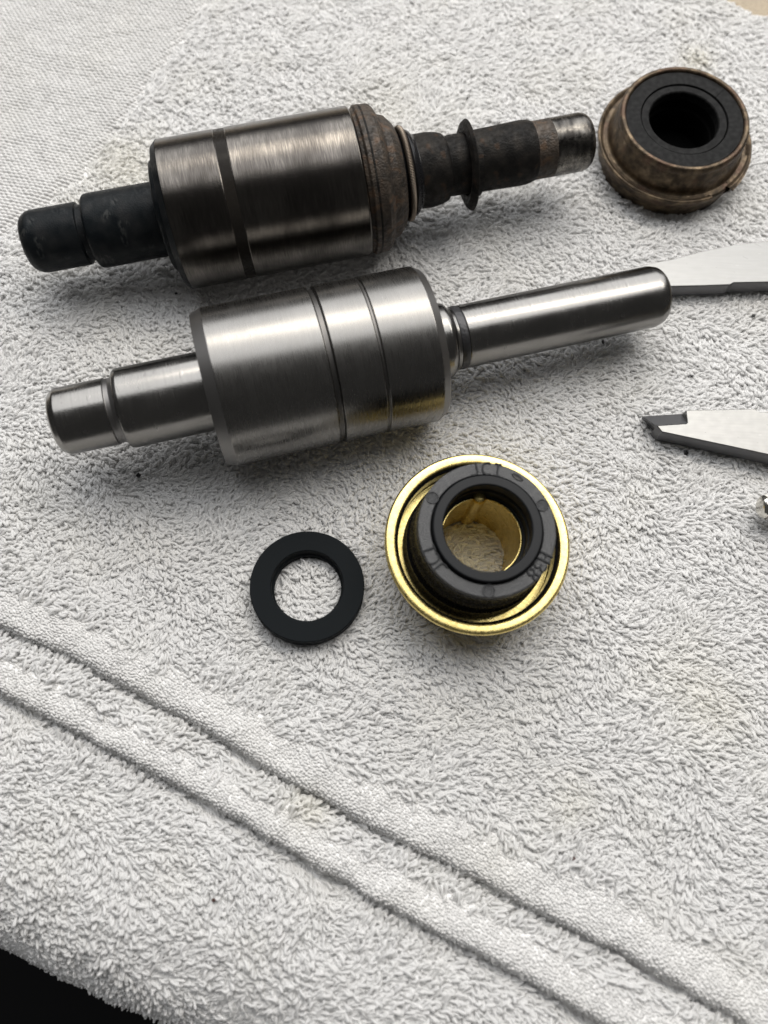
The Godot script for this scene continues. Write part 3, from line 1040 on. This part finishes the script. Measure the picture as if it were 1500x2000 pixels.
# ==================================================================== caliper
func caliper() -> void:
	var o := thing("caliper", "steel sliding caliper with two pointed jaws reaching in at the right", "caliper", Vector3.ZERO)
	# fixed jaw, its back edge rising in a gentle curve
	var up := PackedVector2Array([Vector2(47.5, -101.7), Vector2(51.0, -102.7), Vector2(56.2, -104.3), Vector2(60.4, -105.4), Vector2(66.8, -107.6), Vector2(74.6, -109.8), Vector2(81.6, -110.9), Vector2(97, -111.4), Vector2(97, -100.7), Vector2(80.4, -100.4), Vector2(73.1, -99.95), Vector2(72.2, -99.4), Vector2(66.6, -98.95), Vector2(59.5, -98.5), Vector2(48.0, -98.0)])
	part(o, "fixed_jaw", flat_ring_prism(up, 0.9, 4.5, 0.14), M.caliper)
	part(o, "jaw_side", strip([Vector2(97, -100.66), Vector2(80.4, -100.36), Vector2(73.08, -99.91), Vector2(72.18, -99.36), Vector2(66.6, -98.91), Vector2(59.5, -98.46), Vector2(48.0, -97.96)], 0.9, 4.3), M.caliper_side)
	# sliding jaw: full thickness behind, thinned to a blade at the tip
	var low := PackedVector2Array([Vector2(53.8, -65.6), Vector2(59.7, -66.25), Vector2(59.95, -66.5), Vector2(59.9, -69.2), Vector2(73.8, -70.05), Vector2(74.7, -69.4), Vector2(97, -69.9), Vector2(97, -56.0), Vector2(75.3, -60.2), Vector2(67.8, -61.7), Vector2(54.7, -64.3)])
	var jaw := part(o, "sliding_jaw", flat_ring_prism(low, 0.9, 5.0, 0.12), M.caliper)
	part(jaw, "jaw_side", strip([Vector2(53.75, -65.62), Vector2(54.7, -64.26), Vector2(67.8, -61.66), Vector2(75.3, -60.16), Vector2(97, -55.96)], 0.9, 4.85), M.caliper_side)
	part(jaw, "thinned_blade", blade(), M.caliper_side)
	# the beam and the slider lie beyond the frame and carry the jaws
	part(o, "beam", box(Vector3(16, 3.4, 190)), M.caliper, Vector3(103, 3.0, -55))
	part(o, "slider", box(Vector3(24, 6.2, 44)), M.caliper, Vector3(106, 3.3, -48))
	var screw := part(o, "lock_screw", lathe(rp([0.0, 22.0, 2.05, 22.0, 2.3, 21.7, 2.3, 0.75, 2.0, 0.3, 1.6, 0.05, 0.0, 0.0]), 0.08, 48), M.chrome)
	screw.transform = Transform3D(Basis(Vector3(0, 0.12, 1), Vector3(1, 0.06, -0.05), Vector3(0, 1, -0.12)).orthonormalized(), Vector3(72.2, 4.9, -49.2) * MM)
	for k in 30:
		var a := TAU * k / 30.0
		var rib := part(screw, "knurl_rib", rib_mesh, M.chrome) if k > 0 else part(screw, "knurl_rib", make_rib(), M.chrome)
		rib.transform = Transform3D(Basis(Vector3.UP, -a), Vector3(cos(a) * 2.28, 5.2, sin(a) * 2.28) * MM)


var rib_mesh: ArrayMesh


func make_rib() -> ArrayMesh:
	var p := PackedVector3Array()
	var r := PackedFloat32Array()
	for q: Array in [[-4.25, 0.02], [-4.1, 0.14], [0.0, 0.15], [4.1, 0.14], [4.25, 0.02]]:
		p.append(Vector3(0, q[0], 0))
		r.append(q[1])
	rib_mesh = tube(p, r, 6)
	return rib_mesh


func strip(line: Array, y0: float, y1: float) -> ArrayMesh:
	# the ground side face of a jaw: a thin skin on its edge
	var st := SurfaceTool.new()
	st.begin(Mesh.PRIMITIVE_TRIANGLES)
	for i in line.size() - 1:
		var a: Vector2 = line[i]
		var b: Vector2 = line[i + 1]
		var n := Vector3(b.y - a.y, 0, a.x - b.x)
		n = n if n.z > 0 else -n
		tri(st, v3(a, y0), v3(b, y0), v3(b, y1), n)
		tri(st, v3(a, y0), v3(b, y1), v3(a, y1), n)
	return st.commit()


func blade() -> ArrayMesh:
	var st := SurfaceTool.new()
	st.begin(Mesh.PRIMITIVE_TRIANGLES)
	var tip := Vector3(51.9, 2.6, -68.7)
	var back := Vector3(60.6, 2.6, -69.6)
	var t0 := Vector3(53.8, 4.97, -65.6)
	var t1 := Vector3(59.93, 4.97, -66.3)
	var low0 := Vector3(55.9, 0.95, -64.6)
	var low1 := Vector3(60.0, 0.95, -64.0)
	var tipl := Vector3(52.3, 0.95, -69.0)
	var backl := Vector3(60.6, 0.95, -69.8)
	var top := Vector3(54.7, 4.6, -64.3)
	tri(st, tip, back, t1, Vector3(0, 1, -1))
	tri(st, tip, t1, t0, Vector3(0, 1, -1))
	tri(st, tip, t0, top, Vector3(-1, 0.4, 0.4))
	tri(st, tip, top, low0, Vector3(-1, 0.2, 0.8))
	tri(st, tip, low0, tipl, Vector3(-1, -0.2, 0.4))
	tri(st, tip, tipl, backl, Vector3(0, -0.2, -1))
	tri(st, tip, backl, back, Vector3(0, 0, -1))
	tri(st, tipl, low0, low1, Vector3.DOWN)
	tri(st, tipl, low1, backl, Vector3.DOWN)
	return st.commit()


# ==================================================================== specks
func chip_mesh(size: float) -> ArrayMesh:
	var s := SphereMesh.new()
	s.radius = size * MM
	s.height = 1.3 * size * MM
	s.radial_segments = 8
	s.rings = 5
	var st := SurfaceTool.new()
	st.create_from(s, 0)
	var m: ArrayMesh = st.commit()
	var md := MeshDataTool.new()
	md.create_from_surface(m, 0)
	for i in md.get_vertex_count():
		var v := md.get_vertex(i)
		var k := 1.0 + 0.55 * n_fine.get_noise_3d(v.x * 3000.0 + size * 77.0, v.y * 3000.0, v.z * 3000.0)
		md.set_vertex(i, v * k)
	var out := ArrayMesh.new()
	md.commit_to_surface(out)
	return out


func chips() -> void:
	var g := "dark specks on the towel"
	for q: Array in [
		[60.8, -61.8, 0.62, "round black speck just below the sliding caliper jaw", M.speck],
		[-49.2, -52.9, 0.5, "black speck below the left end of the clean bearing", M.speck],
		[-43.4, -21.2, 0.42, "black speck lower left of the rubber washer", M.speck],
		[34.5, 14.8, 0.62, "dark red-brown speck above the first woven band, lower right", M.rust_speck],
		[-26.5, 23.0, 0.35, "tiny rust-red speck near the front edge of the towel", M.rust_speck],
		[45.4, -86.7, 0.45, "black speck in the shadow under the long bright shaft", M.speck],
		[63.7, -79.3, 0.32, "tiny dark speck between the two caliper jaws", M.speck],
		[78.4, -94.4, 0.4, "dark speck just below the fixed caliper jaw at the right edge", M.speck],
	]:
		var o := part(null, "metal_chip", chip_mesh(q[2]), q[4], Vector3(q[0], 0.75, q[1]))
		o.rotation = Vector3(q[2] * 9.0, q[0], 0)
		tag(o, q[3], "speck", g)
	var at: Array = []
	var tints: Array = []
	for q: Array in [[55.9, -171.4], [75.3, -181.1], [72.9, -168.2], [73.3, -167.6], [76.4, -180.7], [-51.3, -136.9], [-9.5, -150.9], [-3.5, -149.3], [16.5, -151.8], [-46.6, -95.1], [74.5, -178.0], [76.0, -172.0], [78.0, -166.5], [73.8, -164.2], [80.5, -141.0], [82.0, -136.0], [71.0, -170.0], [77.0, -169.0], [40.0, -160.0], [22.0, -145.0]]:
		var s := rng.randf_range(0.5, 1.0)
		at.append(Transform3D(Basis(Vector3.UP, rng.randf() * TAU).scaled_local(Vector3(s * 1.3, s, s)), Vector3(q[0], 0.7, q[1]) * MM))
		tints.append(Color(0.05, 0.05, 0.05))
	var holder := thing("grit", "scatter of fine dark grit on the towel behind the old parts", "grit", Vector3.ZERO)
	holder.set_meta("kind", "stuff")
	stuff(holder, "grit_specks", chip_mesh(0.28), M.yarn, at, tints)
